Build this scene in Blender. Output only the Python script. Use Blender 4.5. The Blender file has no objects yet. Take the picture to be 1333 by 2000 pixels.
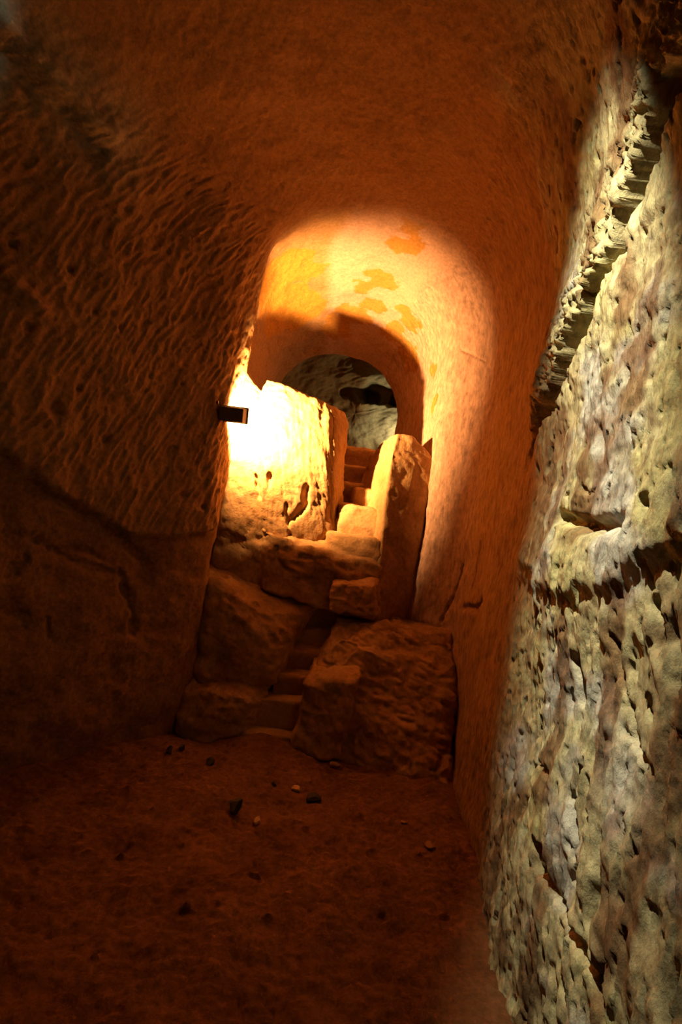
import bpy, bmesh, math, random
import numpy as np

# ------------------------------------------------------------------ camera
FPX, EYE, ROLL = 1000.0, 1.6, math.radians(8.0)
scene = bpy.context.scene
col = scene.collection
cam_d = bpy.data.cameras.new('camera')
cam_d.sensor_fit = 'VERTICAL'; cam_d.sensor_height = 36.0; cam_d.lens = 36.0 * FPX / 2000.0
cam_d.clip_start = 0.05
cam = bpy.data.objects.new('camera', cam_d); col.objects.link(cam)
cam.location = (0, 0, EYE)
# level camera looking along +Y, rolled so that uprights lean to the right in the frame
from mathutils import Matrix, Vector
cam.rotation_euler = (Matrix.Rotation(ROLL, 4, 'Y').inverted() @ Matrix.Rotation(math.pi / 2, 4, 'X')).to_euler()
scene.camera = cam

# ------------------------------------------------------------------ world, exposure
w = bpy.data.worlds.new('world'); scene.world = w; w.use_nodes = True
w.node_tree.nodes['Background'].inputs[0].default_value = (0, 0, 0, 1)
w.node_tree.nodes['Background'].inputs[1].default_value = 0.0
vs = scene.view_settings
vs.view_transform = 'Standard'; vs.look = 'None'; vs.gamma = 1.0; vs.use_curve_mapping = False
vs.exposure = 0.0
try:
    scene.cycles.max_bounces = 12; scene.cycles.diffuse_bounces = 8; scene.cycles.use_denoising = True
    scene.cycles.sample_clamp_indirect = 6.0
except Exception:
    pass

# ------------------------------------------------------------------ lamps of the cave
def light(name, kind, loc, color, energy, aim=None, size=0.03, cone=None, blend=0.2):
    d = bpy.data.lights.new(name, kind); d.color = color; d.energy = energy
    d.shadow_soft_size = size
    if kind == 'SPOT':
        d.spot_size = math.radians(cone); d.spot_blend = blend
    o = bpy.data.objects.new(name, d); col.objects.link(o); o.location = loc
    if aim is not None:
        o.rotation_euler = (Vector(aim)).to_track_quat('-Z', 'Y').to_euler()
    return o

LAMP = Vector((-0.790, 3.36, 2.135))
AXIS = Vector((0.10, 0.95, 0.18)).normalized()
light('floodlight_beam', 'SPOT', LAMP + AXIS * 0.045, (1.0, 0.505, 0.19), 2050, AXIS, 0.035, 148, 0.68)
# second lamp of the show cave: under the vault above the viewpoint, an upright fan raking down the right wall
SIDE = Vector((-0.15, 0.85, 3.60))
AIM2 = Vector((0.95, 0.86, -1.55))
o = light('vault_lamp_beam', 'SPOT', SIDE, (1.0, 0.94, 0.66), 520, AIM2, 0.012, 74, 0.85)
o.scale = (0.255, 1.0, 1.0)
o.rotation_euler = (AIM2.to_track_quat('-Z', 'Y').to_matrix() @ Matrix.Rotation(math.radians(13), 3, 'Z')).to_euler()
# added weak beam, standing in for the lamp's spill on the left wall
o = light('added_spill_beam', 'SPOT', SIDE, (0.95, 1.0, 0.80), 24, Vector((-1.60, 1.10, -0.35)), 0.02, 40, 1.0)
o.scale = (0.36, 1.0, 1.0)
# third lamp, standing in the far chamber behind the end of the passage
light('far_lamp_beam', 'POINT', (0.66, 7.08, 2.78), (1.0, 0.97, 0.70), 11, None, 0.03)

# ------------------------------------------------------------------ helpers
CR, SR = math.cos(ROLL), math.sin(ROLL)
def uv(px, py):
    dx, dy = px - 666.5, py - 1000.0
    return (dx * CR + dy * SR) / FPX, (-dx * SR + dy * CR) / FPX
def W(px, py, Y):
    u, v = uv(px, py)
    return (u * Y, Y, EYE - v * Y)

_rng = np.random.RandomState(7)
_perm = np.tile(_rng.permutation(256), 3)
_g = _rng.normal(size=(256, 3)); _g /= np.linalg.norm(_g, axis=1)[:, None]
def perlin(x, y, z):
    x, y, z = np.broadcast_arrays(np.asarray(x, float), np.asarray(y, float), np.asarray(z, float))
    xi, yi, zi = np.floor(x).astype(int), np.floor(y).astype(int), np.floor(z).astype(int)
    xf, yf, zf = x - xi, y - yi, z - zi
    xi &= 255; yi &= 255; zi &= 255
    f = lambda t: t * t * t * (t * (t * 6 - 15) + 10)
    u, v, s = f(xf), f(yf), f(zf)
    def gr(i, j, k):
        g = _g[_perm[_perm[_perm[xi + i] + yi + j] + zi + k]]
        return g[..., 0] * (xf - i) + g[..., 1] * (yf - j) + g[..., 2] * (zf - k)
    l = lambda a, b, t: a + t * (b - a)
    return 1.6 * l(l(l(gr(0,0,0), gr(1,0,0), u), l(gr(0,1,0), gr(1,1,0), u), v),
                   l(l(gr(0,0,1), gr(1,0,1), u), l(gr(0,1,1), gr(1,1,1), u), v), s)
def fbm(p, f, n=3, off=0.0):
    r = 0; a = 1.0
    for i in range(n):
        r = r + a * perlin(p[..., 0] * f + off + i * 17.3, p[..., 1] * f + i * 5.1, p[..., 2] * f - off)
        f *= 2.1; a *= 0.5
    return r
def sstep(a, b, x):
    t = np.clip((x - a) / (b - a), 0, 1)
    return t * t * (3 - 2 * t)
def segdist(s, z, poly):
    """distance to a polyline in wall coordinates"""
    best = np.full(np.shape(s), 1e9)
    for (a, b), (c, d) in zip(poly[:-1], poly[1:]):
        ex, ez = c - a, d - b; L = ex * ex + ez * ez + 1e-12
        t = np.clip(((s - a) * ex + (z - b) * ez) / L, 0, 1)
        best = np.minimum(best, np.hypot(s - a - t * ex, z - b - t * ez))
    return best
def above(s, z, poly):
    """z minus the polyline's height at s (polyline sorted by s)"""
    q = sorted(poly)
    return z - np.interp(s, [a for a, _ in q], [b for _, b in q])

def tag(o, label=None, cat=None, group=None, kind=None):
    if label: o['label'] = label
    if cat: o['category'] = cat
    if group: o['group'] = group
    if kind: o['kind'] = kind
    return o
def mesh_obj(name, verts, faces, m, parent=None, smooth=True, pigment=None, origin=None):
    verts = np.asarray(verts, float)
    if origin is not None:
        verts = verts - np.asarray(origin)
    me = bpy.data.meshes.new(name)
    faces = np.asarray(faces)
    if faces.ndim == 2 and faces.shape[1] == 4:
        n, k = len(verts), len(faces)
        me.vertices.add(n); me.vertices.foreach_set('co', verts.ravel())
        me.loops.add(k * 4); me.loops.foreach_set('vertex_index', faces.ravel().astype(np.int32))
        me.polygons.add(k); me.polygons.foreach_set('loop_start', np.arange(0, 4 * k, 4, dtype=np.int32))
        me.polygons.foreach_set('loop_total', np.full(k, 4, np.int32))
        me.update(calc_edges=True)
    else:
        me.from_pydata([tuple(v) for v in verts], [], [tuple(f) for f in faces])
    me.validate()
    if smooth:
        me.polygons.foreach_set('use_smooth', np.ones(len(me.polygons), bool))
    if pigment is not None:
        at = me.attributes.new('pigment', 'FLOAT_COLOR', 'POINT')
        c = np.ones((len(verts), 4), np.float32); c[:, :3] = pigment
        at.data.foreach_set('color', c.ravel())
    me.materials.append(m)
    o = bpy.data.objects.new(name, me); col.objects.link(o)
    if origin is not None: o.location = origin
    if parent is not None:
        o.parent = parent; o.matrix_parent_inverse = Matrix.Translation(-Vector(parent.location))
    return o
def empty(name, loc):
    o = bpy.data.objects.new(name, None); col.objects.link(o); o.location = loc
    return o
def grid_faces(r, c):
    i = np.arange(r * c).reshape(r, c)
    return np.stack([i[:-1, :-1], i[:-1, 1:], i[1:, 1:], i[1:, :-1]], -1).reshape(-1, 4)

# ------------------------------------------------------------------ materials
def rock_mat(name, use_pigment=False, c1=(0.40, 0.225, 0.085), c2=(0.29, 0.15, 0.05), c3=(0.47, 0.29, 0.13), bump=0.5, bscale=60, speck=0.25, zs=1.0, bdist=0.012):
    m = bpy.data.materials.new(name); m.use_nodes = True
    nt = m.node_tree; N = nt.nodes; L = nt.links
    b = N['Principled BSDF']; b.inputs['Roughness'].default_value = 0.95
    b.inputs['Specular IOR Level'].default_value = 0.12
    geo = N.new('ShaderNodeNewGeometry'); tc = N.new('ShaderNodeVectorMath'); tc.operation = 'MULTIPLY'
    tc.inputs[1].default_value = (1, 1, zs); L.new(geo.outputs['Position'], tc.inputs[0])
    def noise(s, d, r=0.6):
        n = N.new('ShaderNodeTexNoise'); n.inputs['Scale'].default_value = s
        n.inputs['Detail'].default_value = d; n.inputs['Roughness'].default_value = r
        L.new(tc.outputs[0], n.inputs['Vector']); return n
    if use_pigment:
        a = N.new('ShaderNodeAttribute'); a.attribute_name = 'pigment'; base = a.outputs['Color']
    else:
        n1 = noise(3.5, 5); r = N.new('ShaderNodeValToRGB')
        r.color_ramp.elements[0].position = 0.3; r.color_ramp.elements[0].color = (*c2, 1)
        r.color_ramp.elements[1].position = 0.7; r.color_ramp.elements[1].color = (*c3, 1)
        e = r.color_ramp.elements.new(0.5); e.color = (*c1, 1)
        L.new(n1.outputs['Fac'], r.inputs['Fac']); base = r.outputs['Color']
    n2 = noise(bscale * 0.8, 6, 0.7)
    mr = N.new('ShaderNodeMapRange'); mr.inputs['From Min'].default_value = 0.3; mr.inputs['From Max'].default_value = 0.7
    mr.inputs['To Min'].default_value = 1 - speck; mr.inputs['To Max'].default_value = 1 + speck * 0.6
    L.new(n2.outputs['Fac'], mr.inputs['Value'])
    mx = N.new('ShaderNodeMix'); mx.data_type = 'RGBA'; mx.blend_type = 'MULTIPLY'; mx.inputs['Factor'].default_value = 1
    L.new(base, mx.inputs['A']); L.new(mr.outputs['Result'], mx.inputs['B'])
    L.new(mx.outputs['Result'], b.inputs['Base Color'])
    n3 = noise(bscale, 8, 0.65)
    bp = N.new('ShaderNodeBump'); bp.inputs['Strength'].default_value = bump; bp.inputs['Distance'].default_value = bdist
    L.new(n3.outputs['Fac'], bp.inputs['Height']); L.new(bp.outputs['Normal'], b.inputs['Normal'])
    return m
def plain_mat(name, c, rough=0.6, metal=0.0):
    m = bpy.data.materials.new(name); m.use_nodes = True
    nt = m.node_tree; b = nt.nodes['Principled BSDF']
    b.inputs['Roughness'].default_value = rough; b.inputs['Metallic'].default_value = metal
    n = nt.nodes.new('ShaderNodeTexNoise'); n.inputs['Scale'].default_value = 40
    r = nt.nodes.new('ShaderNodeValToRGB')
    r.color_ramp.elements[0].color = (*[x * 0.75 for x in c], 1); r.color_ramp.elements[1].color = (*[min(1, x * 1.2) for x in c], 1)
    nt.links.new(n.outputs['Fac'], r.inputs['Fac']); nt.links.new(r.outputs['Color'], b.inputs['Base Color'])
    return m
M_WALL = rock_mat('sandstone_wall', True, bump=0.55, bscale=55, speck=0.3)
M_WALLR = rock_mat('pitted_sandstone_wall', True, bump=0.8, bscale=34, speck=0.5, zs=0.45, bdist=0.02)
M_ROCK = rock_mat('sandstone_rock', bump=0.6, bscale=45)
M_FLOOR = rock_mat('earth_floor', c1=(0.15, 0.062, 0.023), c2=(0.095, 0.037, 0.014), c3=(0.20, 0.088, 0.034), bump=0.8, bscale=40, speck=0.35)
M_DARKSTONE = rock_mat('dark_stone', c1=(0.06, 0.045, 0.03), c2=(0.04, 0.03, 0.02), c3=(0.09, 0.065, 0.04))
M_PALESTONE = rock_mat('pale_stone', c1=(0.62, 0.38, 0.18), c2=(0.5, 0.3, 0.13), c3=(0.7, 0.46, 0.24))
M_BROWNSTONE = rock_mat('brown_stone', c1=(0.30, 0.16, 0.07), c2=(0.2, 0.1, 0.04), c3=(0.36, 0.2, 0.09))
M_HOUSING = plain_mat('lamp_housing_paint', (0.10, 0.075, 0.05), 0.6)
M_STEEL = plain_mat('lamp_bracket_steel', (0.22, 0.19, 0.15), 0.5, 0.6)

# ------------------------------------------------------------------ cave shell: plan and profile
LP = [(-2.2, -3.6), (-0.5, -3.5), (0.6, -2.95), (1.6, -2.2), (2.59, -1.5), (3.0, -1.22), (3.3, -0.995), (3.45, -0.90), (3.57, -0.865), (3.66, -0.865), (3.75, -0.92), (3.88, -0.98), (4.2, -0.99), (5.0, -0.97), (5.8, -0.93)]
RP = [(-2.2, 0.42), (0.0, 0.62), (1.0, 0.74), (1.69, 0.81), (2.1, 0.85), (2.6, 0.90), (3.2, 0.94), (3.6, 0.95), (3.8, 0.92), (3.95, 0.83), (4.08, 0.72), (4.2, 0.67), (4.5, 0.655), (5.0, 0.61), (5.8, 0.50)]
CP = [(-2.2, 4.1), (1.0, 4.0), (2.5, 3.85), (3.6, 3.75), (4.2, 3.72), (5.0, 3.62), (5.8, 3.36)]      # crown height
SP = [(-2.2, 2.6), (2.4, 2.65), (3.2, 2.75), (3.7, 2.9), (4.5, 2.95), (5.8, 2.6)]     # springing height
def pchip(P, y):
    a = np.array(P); x, v = a[:, 0], a[:, 1]
    h = np.diff(x); d = np.diff(v) / h
    mm = np.zeros(len(x)); mm[0], mm[-1] = d[0], d[-1]
    for i in range(1, len(x) - 1):
        if d[i-1] * d[i] > 0: mm[i] = 2 * d[i-1] * d[i] / (d[i-1] + d[i])
    i = np.clip(np.searchsorted(x, y) - 1, 0, len(h) - 1); t = (y - x[i]) / h[i]
    return ((1+2*t)*(1-t)**2*v[i] + t*(1-t)**2*h[i]*mm[i] + t*t*(3-2*t)*v[i+1] + t*t*(t-1)*h[i]*mm[i+1])
ys = np.concatenate([np.linspace(-2.2, 0.8, 46)[:-1], np.linspace(0.8, 4.35, 520)[:-1], np.linspace(4.35, 5.8, 110)])
NL, NV, NR = 300, 320, 340
XL, XR, ZC, ZS = pchip(LP, ys), pchip(RP, ys), pchip(CP, ys), pchip(SP, ys)
XC = 0.5 * (np.clip(XL, -1.35, 9) + XR) + 0.0
Z0 = -0.15
kl = np.linspace(0, 1, NL)[:-1]; kr = np.linspace(1, 0, NR)[1:]
tv = np.linspace(0, math.pi, NV)
ny = len(ys); nv = len(kl) + NV + len(kr)
X = np.zeros((ny, nv)); Z = np.zeros((ny, nv)); Y = np.repeat(ys[:, None], nv, 1)
X[:, :len(kl)] = XL[:, None]; Z[:, :len(kl)] = Z0 + (ZS[:, None] - Z0) * kl
ex = 0.86
ct, st = np.cos(tv), np.sin(tv)
cx = np.sign(ct) * np.abs(ct) ** ex; sx = np.abs(st) ** ex
vx = np.where(ct > 0, XC[:, None] + (XL - XC)[:, None] * cx, XC[:, None] - (XR - XC)[:, None] * cx)
X[:, len(kl):len(kl)+NV] = vx; Z[:, len(kl):len(kl)+NV] = ZS[:, None] + (ZC - ZS)[:, None] * sx
X[:, len(kl)+NV:] = XR[:, None]; Z[:, len(kl)+NV:] = Z0 + (ZS[:, None] - Z0) * kr
P = np.stack([X, Y, Z], -1)
def normals(P):
    a = np.gradient(P, axis=0); b = np.gradient(P, axis=1)
    n = np.cross(a, b); n /= np.linalg.norm(n, axis=-1)[..., None] + 1e-12
    return n
Nn = normals(P)
mid = np.array([0, 0, 2.0])
if np.sum(Nn[60, 10] * np.array([1, 0, 0])) < 0: Nn = -Nn       # normals point into the cave
idx = np.arange(nv)[None, :] * np.ones((ny, 1))
left = 1 - sstep(len(kl) + NV * 0.18, len(kl) + NV * 0.36, idx)
right = sstep(len(kl) + NV * 0.62, len(kl) + NV * 0.84, idx)
ceil = 1 - np.maximum(left, right)

def on_wall(px, py, side):
    """pixel of the photograph -> (depth along the wall, height) where that sight line meets the wall's plan curve"""
    u, v = uv(px, py); yy = np.linspace(0.5, 5.5, 4000)
    xx = pchip(RP if side == 'R' else LP, yy)
    f = u * yy - xx
    k = np.where(np.sign(f[:-1]) != np.sign(f[1:]))[0]
    k = k[0] if len(k) else int(np.argmin(np.abs(f)))
    return (yy[k], EYE - v * yy[k])
def RW(*pts): return [on_wall(a, b, 'R') for a, b in pts]
def LW(*pts): return [on_wall(a, b, 'L') for a, b in pts]

D = np.zeros((ny, nv))
D += 0.030 * fbm(P, 1.3, 2) + 0.012 * fbm(P, 5.0, 2, 3.0)
D += 0.0035 * fbm(P, 22.0, 3, 9.0)
S = Y
# --- left wall: pick marks in slanting waves
sl = Y * 1.26
wq = 0.10 * fbm(P, 2.2, 2, 31.0)
ang = np.radians(52) + 0.25 * perlin(sl * 0.8, Z * 0.8, 3.3) + 0.25 * sstep(2.4, 1.4, Z)
q = sl * math.sin(math.radians(62)) - Z * math.cos(math.radians(62)) + wq * 0.22
rr = sl * math.cos(math.radians(62)) + Z * math.sin(math.radians(62))
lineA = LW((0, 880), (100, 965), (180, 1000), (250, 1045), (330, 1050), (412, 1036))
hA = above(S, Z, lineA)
tool = left * sstep(-0.02, 0.05, hA) * sstep(3.65, 3.15, Z) * sstep(3.7, 3.55, Y)
rip = 1 - 2 * np.abs(perlin(q * 25, rr * 6.5, 7.7)); rip2 = 1 - 2 * np.abs(perlin(q * 42 + 5, rr * 11, 1.7))
D += tool * (0.0095 * rip + 0.0055 * rip2)
D += left * 0.06 * np.exp(-((Y - 3.63) / 0.12) ** 2) * sstep(2.1, 2.7, Z) * sstep(3.5, 3.1, Z)
D += left * 0.035 * sstep(-0.03, 0.03, hA) * sstep(3.6, 3.4, Y)
D += left * sstep(0.05, -0.05, hA) * (0.022 * fbm(P, 3.0, 3, 12.0)) * sstep(3.6, 3.4, Y)
for pl, wd, dp in [(LW((60, 945), (130, 985), (200, 1030), (262, 1075), (285, 1100)), 0.03, 0.05),
                   (LW((70, 1060), (150, 1100), (225, 1120)), 0.02, 0.03),
                   (LW((250, 1150), (262, 1200), (258, 1240)), 0.018, 0.035),
                   (LW((0, 1140), (60, 1090), (110, 1075), (180, 1080), (235, 1110), (260, 1170)), 0.02, 0.03),
                   (LW((320, 1046), (412, 1036)), 0.012, 0.02),
                   (LW((20, 1205), (95, 1207), (100, 1240)), 0.012, 0.02)]:
    d = np.maximum(segdist(S, Z, pl) + 0.035 * fbm(P, 7, 3, 4.0), 0)
    D -= left * dp * 0.7 * np.exp(-(d / wd) ** 2)
for a, b, r in [(130, 525, .022), (228, 408, .018), (155, 290, .022), (232, 640, .018), (145, 760, .016), (100, 800, .03), (205, 860, .028), (350, 750, .014), (20, 480, .022), (350, 965, .02), (385, 990, .018), (180, 610, .02), (45, 640, .02), (290, 735, .014), (60, 920, .03)]:
    y0, z0 = on_wall(a, b, 'L'); d = np.hypot((Y - y0) * 1.26, Z - z0)
    D -= left * 1.6 * r * np.exp(-(d / r) ** 2)
# ledge high on the left wall
def shell_pix(px, py):
    u, v = uv(px, py)
    e = np.abs(P[..., 0] - u * P[..., 1]) + np.abs(EYE - P[..., 2] - v * P[..., 1]) + 9.0 * (P[..., 1] < 0.5)
    i, j = np.unravel_index(np.argmin(e), e.shape); return P[i, j]
def dist3(pts):
    q3 = [shell_pix(*p) for p in pts]; best = np.full((ny, nv), 9.0)
    for a, b in zip(q3[:-1], q3[1:]):
        e = b - a; t = np.clip(((P - a) @ e) / (e @ e + 1e-9), 0, 1)
        best = np.minimum(best, np.linalg.norm(P - a - t[..., None] * e, axis=-1))
    return best
ridge = np.maximum(dist3([(0, 30), (40, 80), (90, 135), (150, 200), (205, 255)]) + 0.03 * fbm(P, 6, 3, 3.0), 0)
D += 0.075 * np.exp(-(ridge / 0.055) ** 2)
D -= 0.05 * np.exp(-(np.maximum(dist3([(0, 110), (60, 170), (130, 240), (170, 290)]), 0) / 0.05) ** 2)
D += 0.035 * np.exp(-(dist3([(0, 150), (60, 200), (110, 250)]) / 0.035) ** 2)
D += 0.04 * np.exp(-(dist3([(0, 545), (40, 580), (70, 605)]) / 0.04) ** 2)
# --- right wall: bed line (overhang with crevice), chunky band over it, gouges and pits
bed = RW((1333, 205), (1290, 320), (1240, 440), (1195, 545), (1150, 650), (1110, 745), (1085, 800), (1050, 860), (1000, 960), (955, 1060))
hB = above(S, Z, bed)
near = right * sstep(2.75, 2.2, Y) * sstep(3.5, 3.1, Z - 0.25 * sstep(1.8, 1.4, Y))
chunk = 0.55 * fbm(P, 8.0, 2, 51.0) + 0.8 * (1 - 2 * np.abs(perlin(Y * 34 + Z * 14, Z * 30 - Y * 22, 5.5))) * 0.6 + 0.35 * fbm(P, 30, 2, 57.0)
hB2 = hB + 0.035 * fbm(P, 8, 3, 44.0)
over = right * sstep(2.8, 2.25, Y) * sstep(0.06, 0.085, hB2)
D += over * 0.045
D += near * sstep(0.06, 0.11, hB2) * sstep(0.60, 0.15, hB2) * 0.050 * chunk
D -= near * 0.085 * sstep(-0.005, 0.015, hB2) * sstep(0.085, 0.06, hB2)
low = near * sstep(0.01, -0.01, hB2)
gou = 1 - 2 * np.abs(perlin(Y * 30 + 3 * wq, Z * 6.0 + Y * 6, 2.2))
D += low * 0.016 * sstep(-0.30, -0.02, hB2) * (0.6 + gou * 0.7)
D += near * (0.011 * (1 - 2 * np.abs(perlin(Y * 15 + 3 * wq, Z * 2.6, 12.2))) + 0.0075 * (1 - 2 * np.abs(perlin(Y * 34 + 3 * wq, Z * 7, 2.2)))) * sstep(2.2, 1.2, Z)
D += near * 0.006 * fbm(P, 14, 3, 33.0)
pit = perlin(Y * 16, Z * 6, 31.1) + 0.5 * perlin(Y * 34, Z * 14, 8.1)
D -= near * 0.045 * sstep(0.55, 0.85, pit)
pit = perlin(Y * 28 + 3, Z * 11, 71.1) + 0.5 * perlin(Y * 50, Z * 30, 78.1)
D -= near * 0.018 * sstep(0.45, 0.7, pit)
pit = perlin(Y * 40, Z * 22, 3.1)
D -= right * 0.008 * sstep(0.35, 0.6, pit) * (0.25 + 0.75 * sstep(3, 2, Y))
# vertical joint where the near facing stands proud
jt = RW((1056, 1130), (1062, 1300), (1058, 1400), (1050, 1500))
jz = [b for _, b in jt]; jy = [a for a, _ in jt]
jline = np.interp(Z, jz[::-1], jy[::-1])
jm = sstep(1.50, 1.44, Z) * sstep(0.65, 0.85, Z)
D -= right * 0.030 * sstep(-0.015, 0.015, Y - jline + 0.01 * fbm(P, 8, 2)) * sstep(0.5, 0.15, Y - jline) * jm
# bulge with its shadowed underside near the frame edge
bul = RW((1333, 1060), (1280, 1090), (1200, 1150), (1130, 1165), (1060, 1150))
hC = above(S, Z, bul) + 0.02 * fbm(P, 7, 2, 2.0)
D += near * 0.026 * sstep(-0.03, 0.03, hC) * sstep(0.35, 0.05, hC)
for pl, wd, dp in [(RW((1102, 1010), (1130, 1020), (1165, 1028), (1222, 1022)), 0.022, 0.06),
                   (RW((1122, 1290), (1128, 1340), (1122, 1365)), 0.016, 0.05),
                   (RW((1190, 1240), (1196, 1300), (1222, 1440), (1238, 1480)), 0.010, 0.03),
                   (RW((1115, 1560), (1122, 1640), (1118, 1660)), 0.018, 0.05),
                   (RW((1168, 1640), (1165, 1720), (1152, 1800)), 0.016, 0.05),
                   (RW((1060, 1690), (1110, 1800), (1160, 1900), (1180, 1990)), 0.016, 0.035),
                   (RW((905, 1105), (890, 1150), (862, 1212)), 0.010, 0.05),
                   (RW((940, 1060), (925, 1150)), 0.010, 0.03),
                   (RW((905, 1185), (930, 1190), (948, 1170)), 0.018, 0.04),
                   (RW((897, 680), (945, 705)), 0.006, 0.015),
                   (RW((985, 1390), (972, 1470), (968, 1520)), 0.008, 0.015),
                   (RW((1140, 950), (1150, 965), (1160, 958)), 0.007, 0.02),
                   (RW((1168, 840), (1170, 890)), 0.014, 0.05),
                   (RW((1268, 1180), (1272, 1260)), 0.014, 0.05),
                   (RW((1300, 1230), (1305, 1330)), 0.02, 0.05),
                   (RW((1045, 1480), (1075, 1520)), 0.010, 0.02)]:
    d = segdist(S, Z, pl) + 0.010 * fbm(P, 14, 2, 4.0)
    D -= right * dp * np.exp(-(np.maximum(d, 0) / wd) ** 2)
# --- vault: fine dressing marks
D += ceil * 0.004 * (1 - 2 * np.abs(perlin((X + 0.6 * Y) * 20 + 4 * wq, (X * 0.6 - Y) * 5, Z * 6))) * sstep(3.9, 3.5, Y)
P2 = P + Nn * D[..., None]

# --- pigments of the stone
def mixc(a, b, t): return a + (np.asarray(b) - a) * t[..., None]
n1 = 0.5 + 0.5 * np.clip(fbm(P, 2.4, 4, 70.0), -1, 1); n2 = 0.5 + 0.5 * np.clip(fbm(P, 9.0, 3, 80.0), -1, 1)
C = np.ones((ny, nv, 3)) * np.array([0.40, 0.222, 0.085])
C = mixc(C, (0.30, 0.150, 0.048), 0.7 * n1); C = mixc(C, (0.46, 0.29, 0.13), 0.35 * n2)
# plastered / lime-washed vault of the passage with ochre patches showing through
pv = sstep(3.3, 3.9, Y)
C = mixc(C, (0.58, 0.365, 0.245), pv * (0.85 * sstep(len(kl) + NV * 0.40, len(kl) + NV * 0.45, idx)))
def vault_pix(px, py):
    u, v = uv(px, py)
    e = np.abs(P[..., 0] / P[..., 1] - u) + np.abs((EYE - P[..., 2]) / P[..., 1] - v)
    i, j = np.unravel_index(np.argmin(e), e.shape); return P[i, j]
fz = 0.05 * fbm(P, 7, 3, 22.0)
och = np.zeros((ny, nv))
for a, b, r in [(805, 455, .13), (790, 480, .10), (745, 545, .17), (715, 560, .14), (690, 615, .20), (660, 640, .2), (735, 600, .12), (800, 620, .16), (600, 530, .2), (560, 520, .3), (590, 600, .3), (555, 600, .35), (845, 720, .12), (850, 780, .12), (800, 700, .2), (770, 650, .18), (535, 560, .3)]:
    p0 = vault_pix(a, b); d = np.linalg.norm(P - p0, axis=-1) + fz * 1.6
    och = np.maximum(och, sstep(r * 0.95, r * 0.78, d))
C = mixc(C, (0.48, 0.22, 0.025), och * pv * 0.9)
# grey-yellow bloom on the near part of the right wall
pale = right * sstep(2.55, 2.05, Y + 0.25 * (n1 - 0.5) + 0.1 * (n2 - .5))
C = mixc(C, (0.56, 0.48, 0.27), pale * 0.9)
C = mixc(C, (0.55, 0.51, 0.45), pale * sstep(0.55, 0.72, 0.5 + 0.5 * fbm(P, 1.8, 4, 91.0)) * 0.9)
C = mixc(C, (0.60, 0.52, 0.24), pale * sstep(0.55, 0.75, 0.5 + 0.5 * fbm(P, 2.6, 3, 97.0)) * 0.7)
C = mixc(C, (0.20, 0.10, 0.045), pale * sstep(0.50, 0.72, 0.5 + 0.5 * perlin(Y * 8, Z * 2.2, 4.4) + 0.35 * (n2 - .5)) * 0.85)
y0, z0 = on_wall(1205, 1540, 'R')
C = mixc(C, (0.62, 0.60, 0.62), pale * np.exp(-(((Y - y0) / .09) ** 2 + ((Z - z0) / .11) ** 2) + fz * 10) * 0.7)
C = mixc(C, (0.46, 0.42, 0.32), np.exp(-(ridge / 0.22) ** 2) * 0.8)
C = mixc(C, (0.19, 0.085, 0.028), left * sstep(0.03, -0.03, hA) * sstep(3.65, 3.5, Y) * 0.55)   # dimness low on the left wall painted in, below the pick-mark line
C = np.clip(C * 0.92, 0.01, 0.9)

def patch(name, j0, j1, m=M_WALL):
    V = P2[:, j0:j1 + 1].reshape(-1, 3); cc = C[:, j0:j1 + 1].reshape(-1, 3)
    f = grid_faces(ny, j1 - j0 + 1)
    if Nn[60, 10, 0] > 0: f = f[:, ::-1]
    return mesh_obj(name, V, f, m, pigment=cc)
jA, jB = len(kl) + int(NV * 0.30), len(kl) + int(NV * 0.72)
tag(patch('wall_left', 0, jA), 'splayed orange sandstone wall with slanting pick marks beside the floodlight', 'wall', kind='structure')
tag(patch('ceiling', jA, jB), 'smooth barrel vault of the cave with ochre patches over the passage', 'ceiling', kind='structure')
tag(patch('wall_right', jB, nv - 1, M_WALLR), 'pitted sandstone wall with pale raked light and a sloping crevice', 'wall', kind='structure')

# end wall behind the viewpoint
g = np.stack(np.meshgrid(np.linspace(-4.2, 1.2, 60), np.linspace(-0.3, 4.6, 60)), -1)
B = np.stack([g[..., 0], np.full(g.shape[:2], -2.15), g[..., 1]], -1); B[..., 1] += 0.06 * fbm(B, 2, 3)
cb = np.ones((3600, 3)) * np.array([0.24, 0.12, 0.04])
tag(mesh_obj('wall_back', B.reshape(-1, 3), grid_faces(60, 60), M_WALL, pigment=cb), 'rough sandstone wall closing the chamber behind the viewer', 'wall', kind='structure')

# ------------------------------------------------------------------ far chamber beyond the passage
na, nb = 220, 150
A, Bq = np.meshgrid(np.linspace(0, 2 * math.pi, na), np.linspace(0.0, 1, nb), indexing='ij')
rad = np.sin(Bq * math.pi / 2 * 1.05) ** 0.75
FX = 0.0 + 1.55 * rad * np.cos(A); FZ = 3.05 + 1.35 * rad * np.sin(A); FY = 5.72 + 1.75 * np.clip(np.cos(Bq * math.pi / 2 * 1.05), 0, 1) ** 0.6
F = np.stack([FX, FY, FZ], -1)
fn = F - np.array([0, 5.7, 3.05]); fn /= np.linalg.norm(fn, axis=-1)[..., None]; fn = -fn
d = 0.09 * fbm(F, 1.6, 3, 5) + 0.03 * fbm(F, 5, 3, 6) + 0.012 * (1 - 2 * np.abs(perlin((F[..., 2] - F[..., 0] * .5) * 16, F[..., 0] * 4, 2.0))) + 0.005 * fbm(F, 25, 2)
def fpos(px, py, Yf=7.2): return np.array(W(px, py, Yf))
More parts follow.
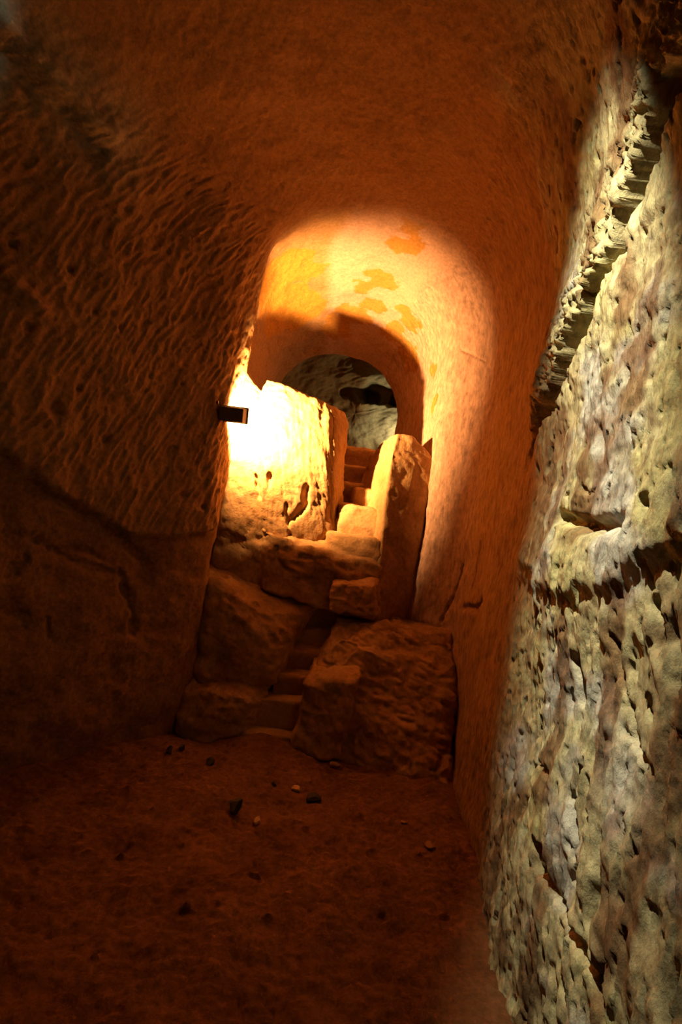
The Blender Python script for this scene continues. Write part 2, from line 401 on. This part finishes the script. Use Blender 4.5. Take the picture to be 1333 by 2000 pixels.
for a, b, r1, r2, dp in [(740, 762, .26, .15, .6), (705, 762, .25, .11, .35), (770, 772, .12, .12, .5)]:
    c = fpos(a, b); e = np.hypot((F[..., 0] - c[0]) / r1, (F[..., 2] - c[2]) / r2) + 0.25 * fbm(F, 6, 2, 1)
    d -= dp * sstep(1.15, 0.75, e)
lip = np.exp(-((F[..., 2] - fpos(720, 725)[2]) / .14) ** 2 - ((F[..., 0] - .25) / .4) ** 2); d += 0.16 * lip
F = F + fn * d[..., None]
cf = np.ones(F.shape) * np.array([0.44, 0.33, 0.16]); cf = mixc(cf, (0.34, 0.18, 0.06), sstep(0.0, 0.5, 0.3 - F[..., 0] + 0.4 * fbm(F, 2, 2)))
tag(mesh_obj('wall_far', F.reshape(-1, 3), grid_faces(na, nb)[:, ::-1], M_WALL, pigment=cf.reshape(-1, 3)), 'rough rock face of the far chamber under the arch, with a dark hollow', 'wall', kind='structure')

# ------------------------------------------------------------------ floor
gx, gy = np.meshgrid(np.linspace(-3.9, 1.15, 420), np.concatenate([np.linspace(-2.2, 1.2, 70)[:-1], np.linspace(1.2, 3.75, 300)]))
G = np.stack([gx, gy, np.zeros_like(gx)], -1)
hz = 0.035 * fbm(G, 1.6, 3, 2) + 0.014 * fbm(G, 7, 3, 3) + 0.009 * fbm(G, 26, 2, 4)
hz += 0.02 * sstep(0.5, 0.9, perlin(gx * 13, gy * 13, 0.3) + 0.4 * perlin(gx * 30, gy * 30, 2.3))
hz += 0.10 * sstep(0.25, -0.05, gx - np.interp(gy, [p[0] for p in LP], [p[1] for p in LP])) * sstep(3.6, 2.0, gy)
hz += 0.05 * np.exp(-(((gx + .28) / .25) ** 2 + ((gy - 3.42) / .16) ** 2))
G[..., 2] = hz
tag(mesh_obj('floor', G.reshape(-1, 3), grid_faces(*gx.shape), M_FLOOR), 'uneven reddish earth floor of the cave', 'floor', kind='structure')
def floor_z(x, y):
    i = np.argmin(np.abs(gy[:, 0] - y)); j = np.argmin(np.abs(gx[0] - x)); return float(hz[i, j])

# ------------------------------------------------------------------ hewn rock masses
def refine(verts, faces, levels, crease):
    me = bpy.data.meshes.new('cage'); me.from_pydata([tuple(map(float, v)) for v in verts], [], [tuple(map(int, f)) for f in faces])
    bm = bmesh.new(); bm.from_mesh(me); bmesh.ops.recalc_face_normals(bm, faces=bm.faces)
    cl = bm.edges.layers.float.get('crease_edge') or bm.edges.layers.float.new('crease_edge')
    for e in bm.edges: e[cl] = crease
    bm.to_mesh(me); bm.free()
    o = bpy.data.objects.new('cage', me); col.objects.link(o)
    s = o.modifiers.new('s', 'SUBSURF'); s.levels = levels; s.render_levels = levels
    dg = bpy.context.evaluated_depsgraph_get(); dg.update()
    ev = o.evaluated_get(dg); em = ev.to_mesh()
    n = len(em.vertices); co = np.empty(n * 3); em.vertices.foreach_get('co', co)
    no = np.empty(n * 3); em.vertices.foreach_get('normal', no)
    fi = np.empty(len(em.polygons) * 4, np.int32); em.loops.foreach_get('vertex_index', fi)
    ev.to_mesh_clear(); bpy.data.objects.remove(o); bpy.data.meshes.remove(me)
    return co.reshape(-1, 3), no.reshape(-1, 3), fi.reshape(-1, 4)
def rough(co, no, amp=1.0, seed=0.0, streak=0.0, big=1.0):
    d = 0.022 * big * fbm(co, 3.2, 2, seed) + 0.011 * fbm(co, 9, 3, seed + 7) + 0.003 * fbm(co, 34, 2, seed + 3)
    rg = 1 - np.abs(perlin(co[:, 0] * 5 + seed, co[:, 1] * 5, co[:, 2] * 5 + 0.4 * co[:, 0]))
    d -= 0.010 * sstep(0.90, 1.0, rg) * sstep(-0.1, 0.4, fbm(co, 2.5, 2, seed + 40))
    d += 0.010 * (1 - 2 * np.abs(perlin(co[:, 0] * 7 - co[:, 2] * 5, co[:, 1] * 9 + seed, co[:, 2] * 14 + co[:, 0] * 5)))
    if streak:
        d += streak * (1 - 2 * np.abs(perlin(co[:, 0] * 26 + co[:, 2] * 6, co[:, 1] * 10, co[:, 2] * 3.0)))
        d += streak * 0.6 * (1 - 2 * np.abs(perlin(co[:, 0] * 52 + co[:, 2] * 14, co[:, 1] * 20, co[:, 2] * 7.0)))
    return co + no * (amp * d)[:, None]
def sheet(rows, back):
    """closed cage: front grid of points, mirrored to a back grid given by back(point)"""
    R, Cn = len(rows), len(rows[0])
    f = [p for r in rows for p in r]; b = [back(p) for p in f]
    V = f + b; n = R * Cn; fs = []
    I = lambda i, j: i * Cn + j
    for i in range(R - 1):
        for j in range(Cn - 1):
            q = (I(i, j), I(i, j+1), I(i+1, j+1), I(i+1, j))
            fs.append(q); fs.append(tuple(n + k for k in q[::-1]))
    rim = [I(0, j) for j in range(Cn)] + [I(i, Cn-1) for i in range(1, R)] + [I(R-1, j) for j in range(Cn-2, -1, -1)] + [I(i, 0) for i in range(R-2, 0, -1)]
    for a, b2 in zip(rim, rim[1:] + rim[:1]): fs.append((a, n + a, n + b2, b2))
    return V, fs
def rock(name, V, F_, levels, label, cat, crease=0.55, amp=1.0, seed=0.0, m=None, streak=0.0, parent=None, big=1.0, carve=None, group=None):
    co, no, fi = refine(V, F_, levels, crease)
    if carve is not None: co = carve(co, no)
    co = rough(co, no, amp, seed, streak, big)
    c = co.mean(0); org = np.array([c[0], c[1], co[:, 2].min()])
    o = mesh_obj(name, co, fi, m or M_ROCK, parent, origin=org)
    if label: tag(o, label, cat, group)
    return o
def hexa(p):   # p: 4 bottom then 4 top corners, counter-clockwise
    return p, [(0, 3, 2, 1), (4, 5, 6, 7), (0, 1, 5, 4), (1, 2, 6, 5), (2, 3, 7, 6), (3, 0, 4, 7)]
def rows(*rr): return [[W(*p) for p in r] for r in rr]

# broken partition wall, lit by the floodlight
top = [(420, 672), (464, 704), (492, 742), (512, 765), (521, 740), (560, 752), (603, 775), (640, 787), (655, 795)]
Yp = [3.72, 3.74, 3.76, 3.78, 3.80, 3.84, 3.90, 3.96, 4.02]
def prow(y, xs, dy): return [(x, yy, Y0 + dy) for x, yy, Y0 in zip(xs, y, Yp)]
pr = rows([(x, y, Y0 + 0.03) for (x, y), Y0 in zip(top, Yp)],
          prow([720, 745, 768, 788, 775, 785, 803, 812, 820], [420, 458, 486, 508, 524, 562, 606, 644, 659], 0.0),
          prow([800, 812, 825, 835, 838, 845, 850, 858, 862], [418, 450, 480, 505, 526, 563, 606, 642, 657], -0.02),
          prow([880, 890, 898, 905, 908, 912, 918, 925, 930], [415, 446, 478, 503, 525, 562, 603, 636, 651], -0.02),
          prow([950, 958, 966, 974, 978, 984, 990, 996, 1000], [412, 444, 476, 502, 524, 562, 603, 636, 650], 0.05),
          prow([1030, 1040, 1050, 1056, 1060, 1066, 1070, 1076, 1080], [410, 442, 474, 502, 524, 562, 606, 640, 656], 0.16))
def carve_part(co, no):
    for pts, wd, dp in [([(600, 955), (594, 990), (572, 1012)], .016, .045), ([(560, 985), (562, 1030), (566, 1050)], .014, .05), ([(505, 930), (510, 970)], .012, .03), ([(530, 930), (527, 960)], .01, .025), ([(645, 1000), (652, 1040)], .012, .03)]:
        q = [W(a, b, 3.9) for a, b in pts]
        d = np.maximum(segdist(co[:, 0], co[:, 2], [(a[0], a[2]) for a in q]) + 0.022 * fbm(co, 11, 3, 2), 0)
        k = (no[:, 1] < 0)
        co = co + np.array([0, 1, 0]) * (k * dp * np.exp(-(d / wd) ** 2))[:, None]
    return co
V, F_ = sheet(pr, lambda p: (p[0] + 0.03 + 0.05 * (p[0] > -0.35), p[1] + 0.24, p[2]))
rock('broken_partition', V, F_, 4, 'broken upright rock partition glaring white-yellow in the floodlight beam', 'rock wall', 0.5, 0.55, 3.0, streak=0.007, carve=carve_part)

# upright slab standing against the right wall
sl_rows = rows([(706, 938, 4.66), (722, 893, 4.52), (748, 862, 4.34), (777, 847, 4.10), (806, 850, 4.13), (842, 892, 4.22)],
               [(702, 958, 4.62), (716, 930, 4.46), (738, 905, 4.28), (766, 890, 4.04), (803, 900, 4.12), (842, 940, 4.22)],
               [(684, 990, 4.50), (700, 985, 4.40), (722, 980, 4.24), (752, 980, 4.00), (796, 1000, 4.10), (832, 1010, 4.22)],
               [(672, 1045, 4.34), (690, 1050, 4.26), (714, 1060, 4.15), (745, 1075, 3.98), (780, 1090, 4.09), (818, 1100, 4.21)],
               [(668, 1110, 4.26), (688, 1120, 4.2), (712, 1135, 4.1), (737, 1150, 3.97), (770, 1155, 4.08), (810, 1160, 4.20)],
               [(662, 1200, 4.22), (684, 1205, 4.16), (708, 1210, 4.06), (730, 1215, 3.96), (762, 1220, 4.07), (803, 1225, 4.19)])
V, F_ = sheet(sl_rows, lambda p: (p[0] + 0.06, max(p[1] + 0.14, 4.6), p[2] - 0.03))
rock('standing_slab', V, F_, 4, 'upright rock slab with a shaded flat end, between the gap and the right wall', 'rock slab', 0.6, 0.5, 11.0)

# ledge under the partition
lr = rows([(415, 905, 4.12), (470, 955, 4.12), (512, 1020, 4.14), (525, 1028, 4.14), (580, 1040, 4.16), (655, 1052, 4.16), (750, 1075, 4.2)],
          [(418, 932, 3.91), (470, 975, 3.90), (510, 1030, 3.91), (524, 1040, 3.88), (578, 1066, 3.87), (652, 1090, 3.90), (745, 1102, 3.95)],
          [(416, 1020, 3.90), (468, 1040, 3.91), (508, 1075, 3.91), (522, 1082, 3.86), (578, 1110, 3.85), (650, 1130, 3.89), (742, 1142, 3.95)],
          [(412, 1130, 3.97), (466, 1140, 3.97), (506, 1150, 3.95), (520, 1155, 3.85), (575, 1172, 3.85), (648, 1195, 3.88), (738, 1210, 3.94)])
V, F_ = sheet(lr, lambda p: (p[0], p[1] + 0.3, p[2]))
rock('carved_ledge', V, F_, 4, 'hewn rock ledge under the glowing partition, above the sloping block', 'rock ledge', 0.6, 1.4, 21.0, streak=0.003)
o = hexa([W(645, 1192, 3.76), W(732, 1205, 3.78), W(738, 1205, 4.0), W(648, 1192, 4.0), W(650, 1142, 3.78), W(728, 1146, 3.80), W(738, 1128, 3.98), W(654, 1122, 3.98)])
rock('rock_step', o[0], o[1], 5, 'small squared rock step at the foot of the standing slab', 'step', 0.55, 0.9, 25.0)

# sloping block left of the lower stair
lb = rows([(392, 1100, 4.02), (470, 1120, 4.04), (555, 1150, 4.06), (652, 1180, 4.06)],
          [(392, 1118, 3.62), (455, 1146, 3.66), (540, 1190, 3.76), (618, 1196, 3.93)],
          [(386, 1180, 3.57), (470, 1205, 3.60), (548, 1236, 3.68), (592, 1228, 3.84)],
          [(378, 1250, 3.55), (480, 1268, 3.57), (538, 1280, 3.62), (570, 1268, 3.73)],
          [(368, 1350, 3.54), (474, 1350, 3.56), (520, 1350, 3.58), (548, 1340, 3.66)])
V, F_ = sheet(lb, lambda p: (p[0], 4.2, p[2]))
rock('sloping_block', V, F_, 4, 'sloping rock block with a dark front, left of the small stair', 'rock block', 0.35, 1.35, 31.0)
ll = rows([(362, 1300, 3.66), (430, 1306, 3.66), (484, 1316, 3.66), (534, 1335, 3.66)],
          [(350, 1346, 3.44), (420, 1352, 3.43), (476, 1364, 3.46), (508, 1374, 3.54)],
          [(342, 1400, 3.42), (415, 1402, 3.41), (470, 1405, 3.44), (498, 1404, 3.52)],
          [(333, 1475, 3.40), (410, 1470, 3.40), (466, 1466, 3.43), (494, 1460, 3.5)])
V, F_ = sheet(ll, lambda p: (p[0], 3.8, p[2]))
rock('low_block', V, F_, 4, 'low dark rock block on the floor at the foot of the left wall', 'rock block', 0.4, 1.35, 37.0)

# large battered block right of the lower stair
rb = rows([(660, 1190, 4.25), (722, 1194, 4.25), (800, 1202, 4.25), (896, 1212, 4.25)],
          [(655, 1208, 3.80), (722, 1212, 3.78), (800, 1222, 3.76), (900, 1236, 3.74)],
          [(634, 1258, 3.68), (712, 1270, 3.62), (800, 1290, 3.60), (900, 1302, 3.58)],
          [(610, 1330, 3.56), (705, 1345, 3.48), (800, 1370, 3.46), (900, 1390, 3.44)],
          [(590, 1400, 3.50), (692, 1420, 3.38), (790, 1450, 3.34), (900, 1468, 3.30)],
          [(575, 1500, 3.42), (672, 1520, 3.28), (780, 1550, 3.22), (900, 1580, 3.12)])
def carve_block(co, no):
    for pts, wd, dp in [([(612, 1292), (645, 1296), (690, 1300), (745, 1340), (775, 1352)], .016, .05), ([(700, 1318), (690, 1380), (668, 1470)], .018, .05),
                        ([(740, 1350), (800, 1300), (880, 1285)], .012, .025), ([(760, 1420), (830, 1390), (890, 1385)], .012, .02), ([(720, 1240), (790, 1255), (850, 1250)], .01, .02)]:
        q = [W(a, b, 3.55) for a, b in pts]
        d = np.maximum(segdist(co[:, 0], co[:, 2], [(a[0], a[2]) for a in q]) + 0.03 * fbm(co, 9, 3, 3), 0)
        co = co + np.array([0, 1, -.3]) * ((no[:, 1] < 0) * dp * np.exp(-(d / wd) ** 2))[:, None]
    return co
V, F_ = sheet(rb, lambda p: (p[0], 4.4, p[2]))
rock('battered_block', V, F_, 5, 'large battered rock block with cracked face against the right wall', 'rock block', 0.4, 1.35, 41.0, carve=carve_block)
bo = rows([(612, 1304, 3.56), (652, 1306, 3.54), (702, 1314, 3.52)],
          [(600, 1330, 3.44), (642, 1332, 3.39), (696, 1334, 3.37)],
          [(586, 1392, 3.40), (636, 1400, 3.33), (684, 1402, 3.32)],
          [(568, 1470, 3.37), (618, 1485, 3.28), (666, 1490, 3.28)])
V, F_ = sheet(bo, lambda p: (p[0], p[1] + 0.22, p[2]))
rock('boulder', V, F_, 4, 'squarish boulder beside the stair, leaning on the battered block', 'boulder', 0.45, 1.2, 47.0)

# lower stair: small carved steps climbing between the blocks
st = empty('carved_stair', (-0.15, 3.7, 0.0))
tag(st, 'narrow flight of small carved steps between the sloping and battered blocks', 'stairs')
treads = [((486, 1432), (574, 1440), 3.44, 3.60), ((520, 1366), (594, 1372), 3.55, 3.72), ((552, 1318), (614, 1324), 3.66, 3.84), ((574, 1270), (642, 1275), 3.79, 3.98), ((598, 1229), (660, 1233), 3.93, 4.12), ((618, 1184), (672, 1188), 4.04, 4.25)]
for i, (a, b, y0, y1) in enumerate(treads):
    A_, B_ = np.array(W(*a, y0)), np.array(W(*b, y0)); A_[0] -= 0.06; B_[0] += 0.08
    sh = np.array([0.03, y1 - y0, 0.01]); dn = np.array([0, -0.012, -0.24 if i else -0.12])
    pts = [A_ + dn, B_ + dn, B_ + dn + sh, A_ + dn + sh, A_, B_, B_ + sh, A_ + sh]
    o = hexa(pts); rock('step', o[0], o[1], 4, None, None, 0.65, 0.5, 60.0 + i, parent=st)
# upper stair behind the gap
su = empty('carved_stair', (0.1, 4.6, 1.3))
tag(su, 'curved carved steps seen through the gap behind the partition', 'stairs')
for i, (py, y0, xa, x1) in enumerate([(1042, 4.02, 636, 0.36), (986, 4.12, 664, 0.36), (950, 4.26, 690, 0.36), (944, 4.46, 600, 0.30), (908, 4.72, 600, 0.40), (872, 5.0, 600, 0.40)]):
    z = W(690, py, y0)[2]; x0 = W(xa, py, y0)[0]; dp = 0.32 if i != 5 else 0.95
    pts = [(x0, y0, z - .3), (x1, y0 - .03, z - .3), (x1, y0 + dp, z - .3), (x0, y0 + dp, z - .3), (x0, y0 - .02, z), (x1, y0 - .05, z - .01), (x1, y0 + dp, z), (x0 + .02, y0 + dp, z)]
    o = hexa(pts); rock('step', o[0], o[1], 4, None, None, 0.5, 0.9, 80.0 + i, parent=su)

# ------------------------------------------------------------------ floodlight on the left wall
fl = empty('floodlight', LAMP - Vector((0, 0, 0.06)))
tag(fl, 'small boxy floodlight on the left wall, seen from behind against its glare', 'floodlight')
zx = AXIS.cross(Vector((0, 0, 1))).normalized(); zz = zx.cross(AXIS).normalized()
def L(a, b, c): return tuple(LAMP + zx * a + AXIS * b + zz * c)
def boxmesh(name, a0, a1, b0, b1, c0, c1, m, parent, bev=0.004, taper=1.0):
    bm = bmesh.new()
    v = []
    for b, t in ((b0, taper), (b1, 1.0)):
        for a, c in ((a0, c0), (a1, c0), (a1, c1), (a0, c1)):
            v.append(bm.verts.new(L(a * t, b, c * t)))
    for q in [(3, 2, 1, 0), (4, 5, 6, 7), (0, 1, 5, 4), (1, 2, 6, 5), (2, 3, 7, 6), (3, 0, 4, 7)]: bm.faces.new([v[k] for k in q])
    bmesh.ops.recalc_face_normals(bm, faces=bm.faces)
    bmesh.ops.bevel(bm, geom=bm.edges[:], offset=bev, segments=2, affect='EDGES', profile=0.6)
    me = bpy.data.meshes.new(name); bm.to_mesh(me); bm.free(); me.materials.append(m)
    o = bpy.data.objects.new(name, me); col.objects.link(o); o.parent = parent
    o.matrix_parent_inverse = Matrix.Translation(-Vector(parent.location)); return o
hs = boxmesh('housing', -0.085, 0.085, -0.045, 0.030, -0.048, 0.048, M_HOUSING, fl, 0.006, 0.94)
boxmesh('front_rim', -0.092, 0.092, 0.028, 0.040, -0.054, 0.054, M_STEEL, fl, 0.003)
mg = bpy.data.materials.new('lamp_glass'); mg.use_nodes = True
b = mg.node_tree.nodes['Principled BSDF']; b.inputs['Emission Color'].default_value = (1, 0.8, 0.45, 1); b.inputs['Emission Strength'].default_value = 6
b.inputs['Base Color'].default_value = (0.9, 0.8, 0.6, 1)
boxmesh('glass', -0.078, 0.078, 0.0395, 0.042, -0.042, 0.042, mg, fl, 0.0008)
boxmesh('wall_bracket', -0.24, -0.08, -0.016, 0.006, -0.018, 0.018, M_STEEL, fl, 0.003)
boxmesh('bracket_screw', -0.115, -0.10, -0.02, -0.01, 0.056, 0.075, M_STEEL, fl, 0.002)

# ------------------------------------------------------------------ loose stones on the floor
def stone(name, px, py, size, m, label, seed, flat=0.7, group=None):
    u, v = uv(px, py); yy = EYE / v; x = u * yy
    for _ in range(3):
        yy = (EYE - floor_z(x, yy)) / v; x = u * yy
    rs = np.random.RandomState(seed)
    bm = bmesh.new(); bmesh.ops.create_icosphere(bm, subdivisions=3, radius=1.0)
    co = np.array([v_.co[:] for v_ in bm.verts])
    for k in range(9):      # chip facets off a ball
        n = rs.normal(size=3); n /= np.linalg.norm(n); h = rs.uniform(0.45, 0.8)
        t = co @ n; co = co - np.outer(np.maximum(t - h, 0), n)
    co *= np.array([1.0, 0.8, flat]) * rs.uniform(0.85, 1.15, 3)
    co += 0.05 * np.stack([fbm(co, 2, 2, seed + k) for k in range(3)], -1)
    co *= size * yy / FPX / 2
    co[:, 2] -= co[:, 2].min() + 0.12 * (co[:, 2].max() - co[:, 2].min())
    fs = [[v_.index for v_ in f.verts] for f in bm.faces]; bm.free()
    o = mesh_obj(name, co, fs, m, smooth=False)
    o.location = (x, yy, floor_z(x, yy)); o.rotation_euler = (0, 0, rs.uniform(0, 6.28))
    return tag(o, label, 'stone', group)
G_ = 'loose stones on the earth floor'
stone('stone', 458, 1586, 40, M_DARKSTONE, 'largest dark angular stone lying on the open floor', 1, 0.95, G_)
stone('stone', 612, 1563, 34, M_DARKSTONE, 'dark flat stone on the floor in front of the battered block', 2, 0.6, G_)
stone('stone', 413, 1492, 26, M_DARKSTONE, 'small dark stone on the floor before the low block', 3, 0.55, G_)
stone('stone', 331, 1472, 18, M_DARKSTONE, 'tiny dark stone at the foot of the left wall', 4, 0.9, G_)
stone('stone', 354, 1466, 18, M_DARKSTONE, 'tiny dark stone touching the low block corner', 5, 0.9, G_)
stone('pebble', 502, 1606, 22, M_PALESTONE, 'pale pebble just right of the largest dark stone', 6, 0.6, G_)
stone('pebble', 578, 1544, 26, M_PALESTONE, 'flat pale chip of stone near the foot of the stair', 7, 0.35, G_)
stone('stone', 652, 1496, 26, M_BROWNSTONE, 'brown stone chip under the boulder', 8, 0.5, G_)
stone('stone', 842, 1650, 26, M_BROWNSTONE, 'brown stone chip on the floor near the right wall', 9, 0.4, G_)
stone('stone', 535, 1534, 14, M_DARKSTONE, 'little dark stone between the two flat stones', 10, 0.6, G_)
stone('stone', 790, 1610, 20, M_BROWNSTONE, 'small brown stone in the middle of the right floor', 11, 0.5, G_)
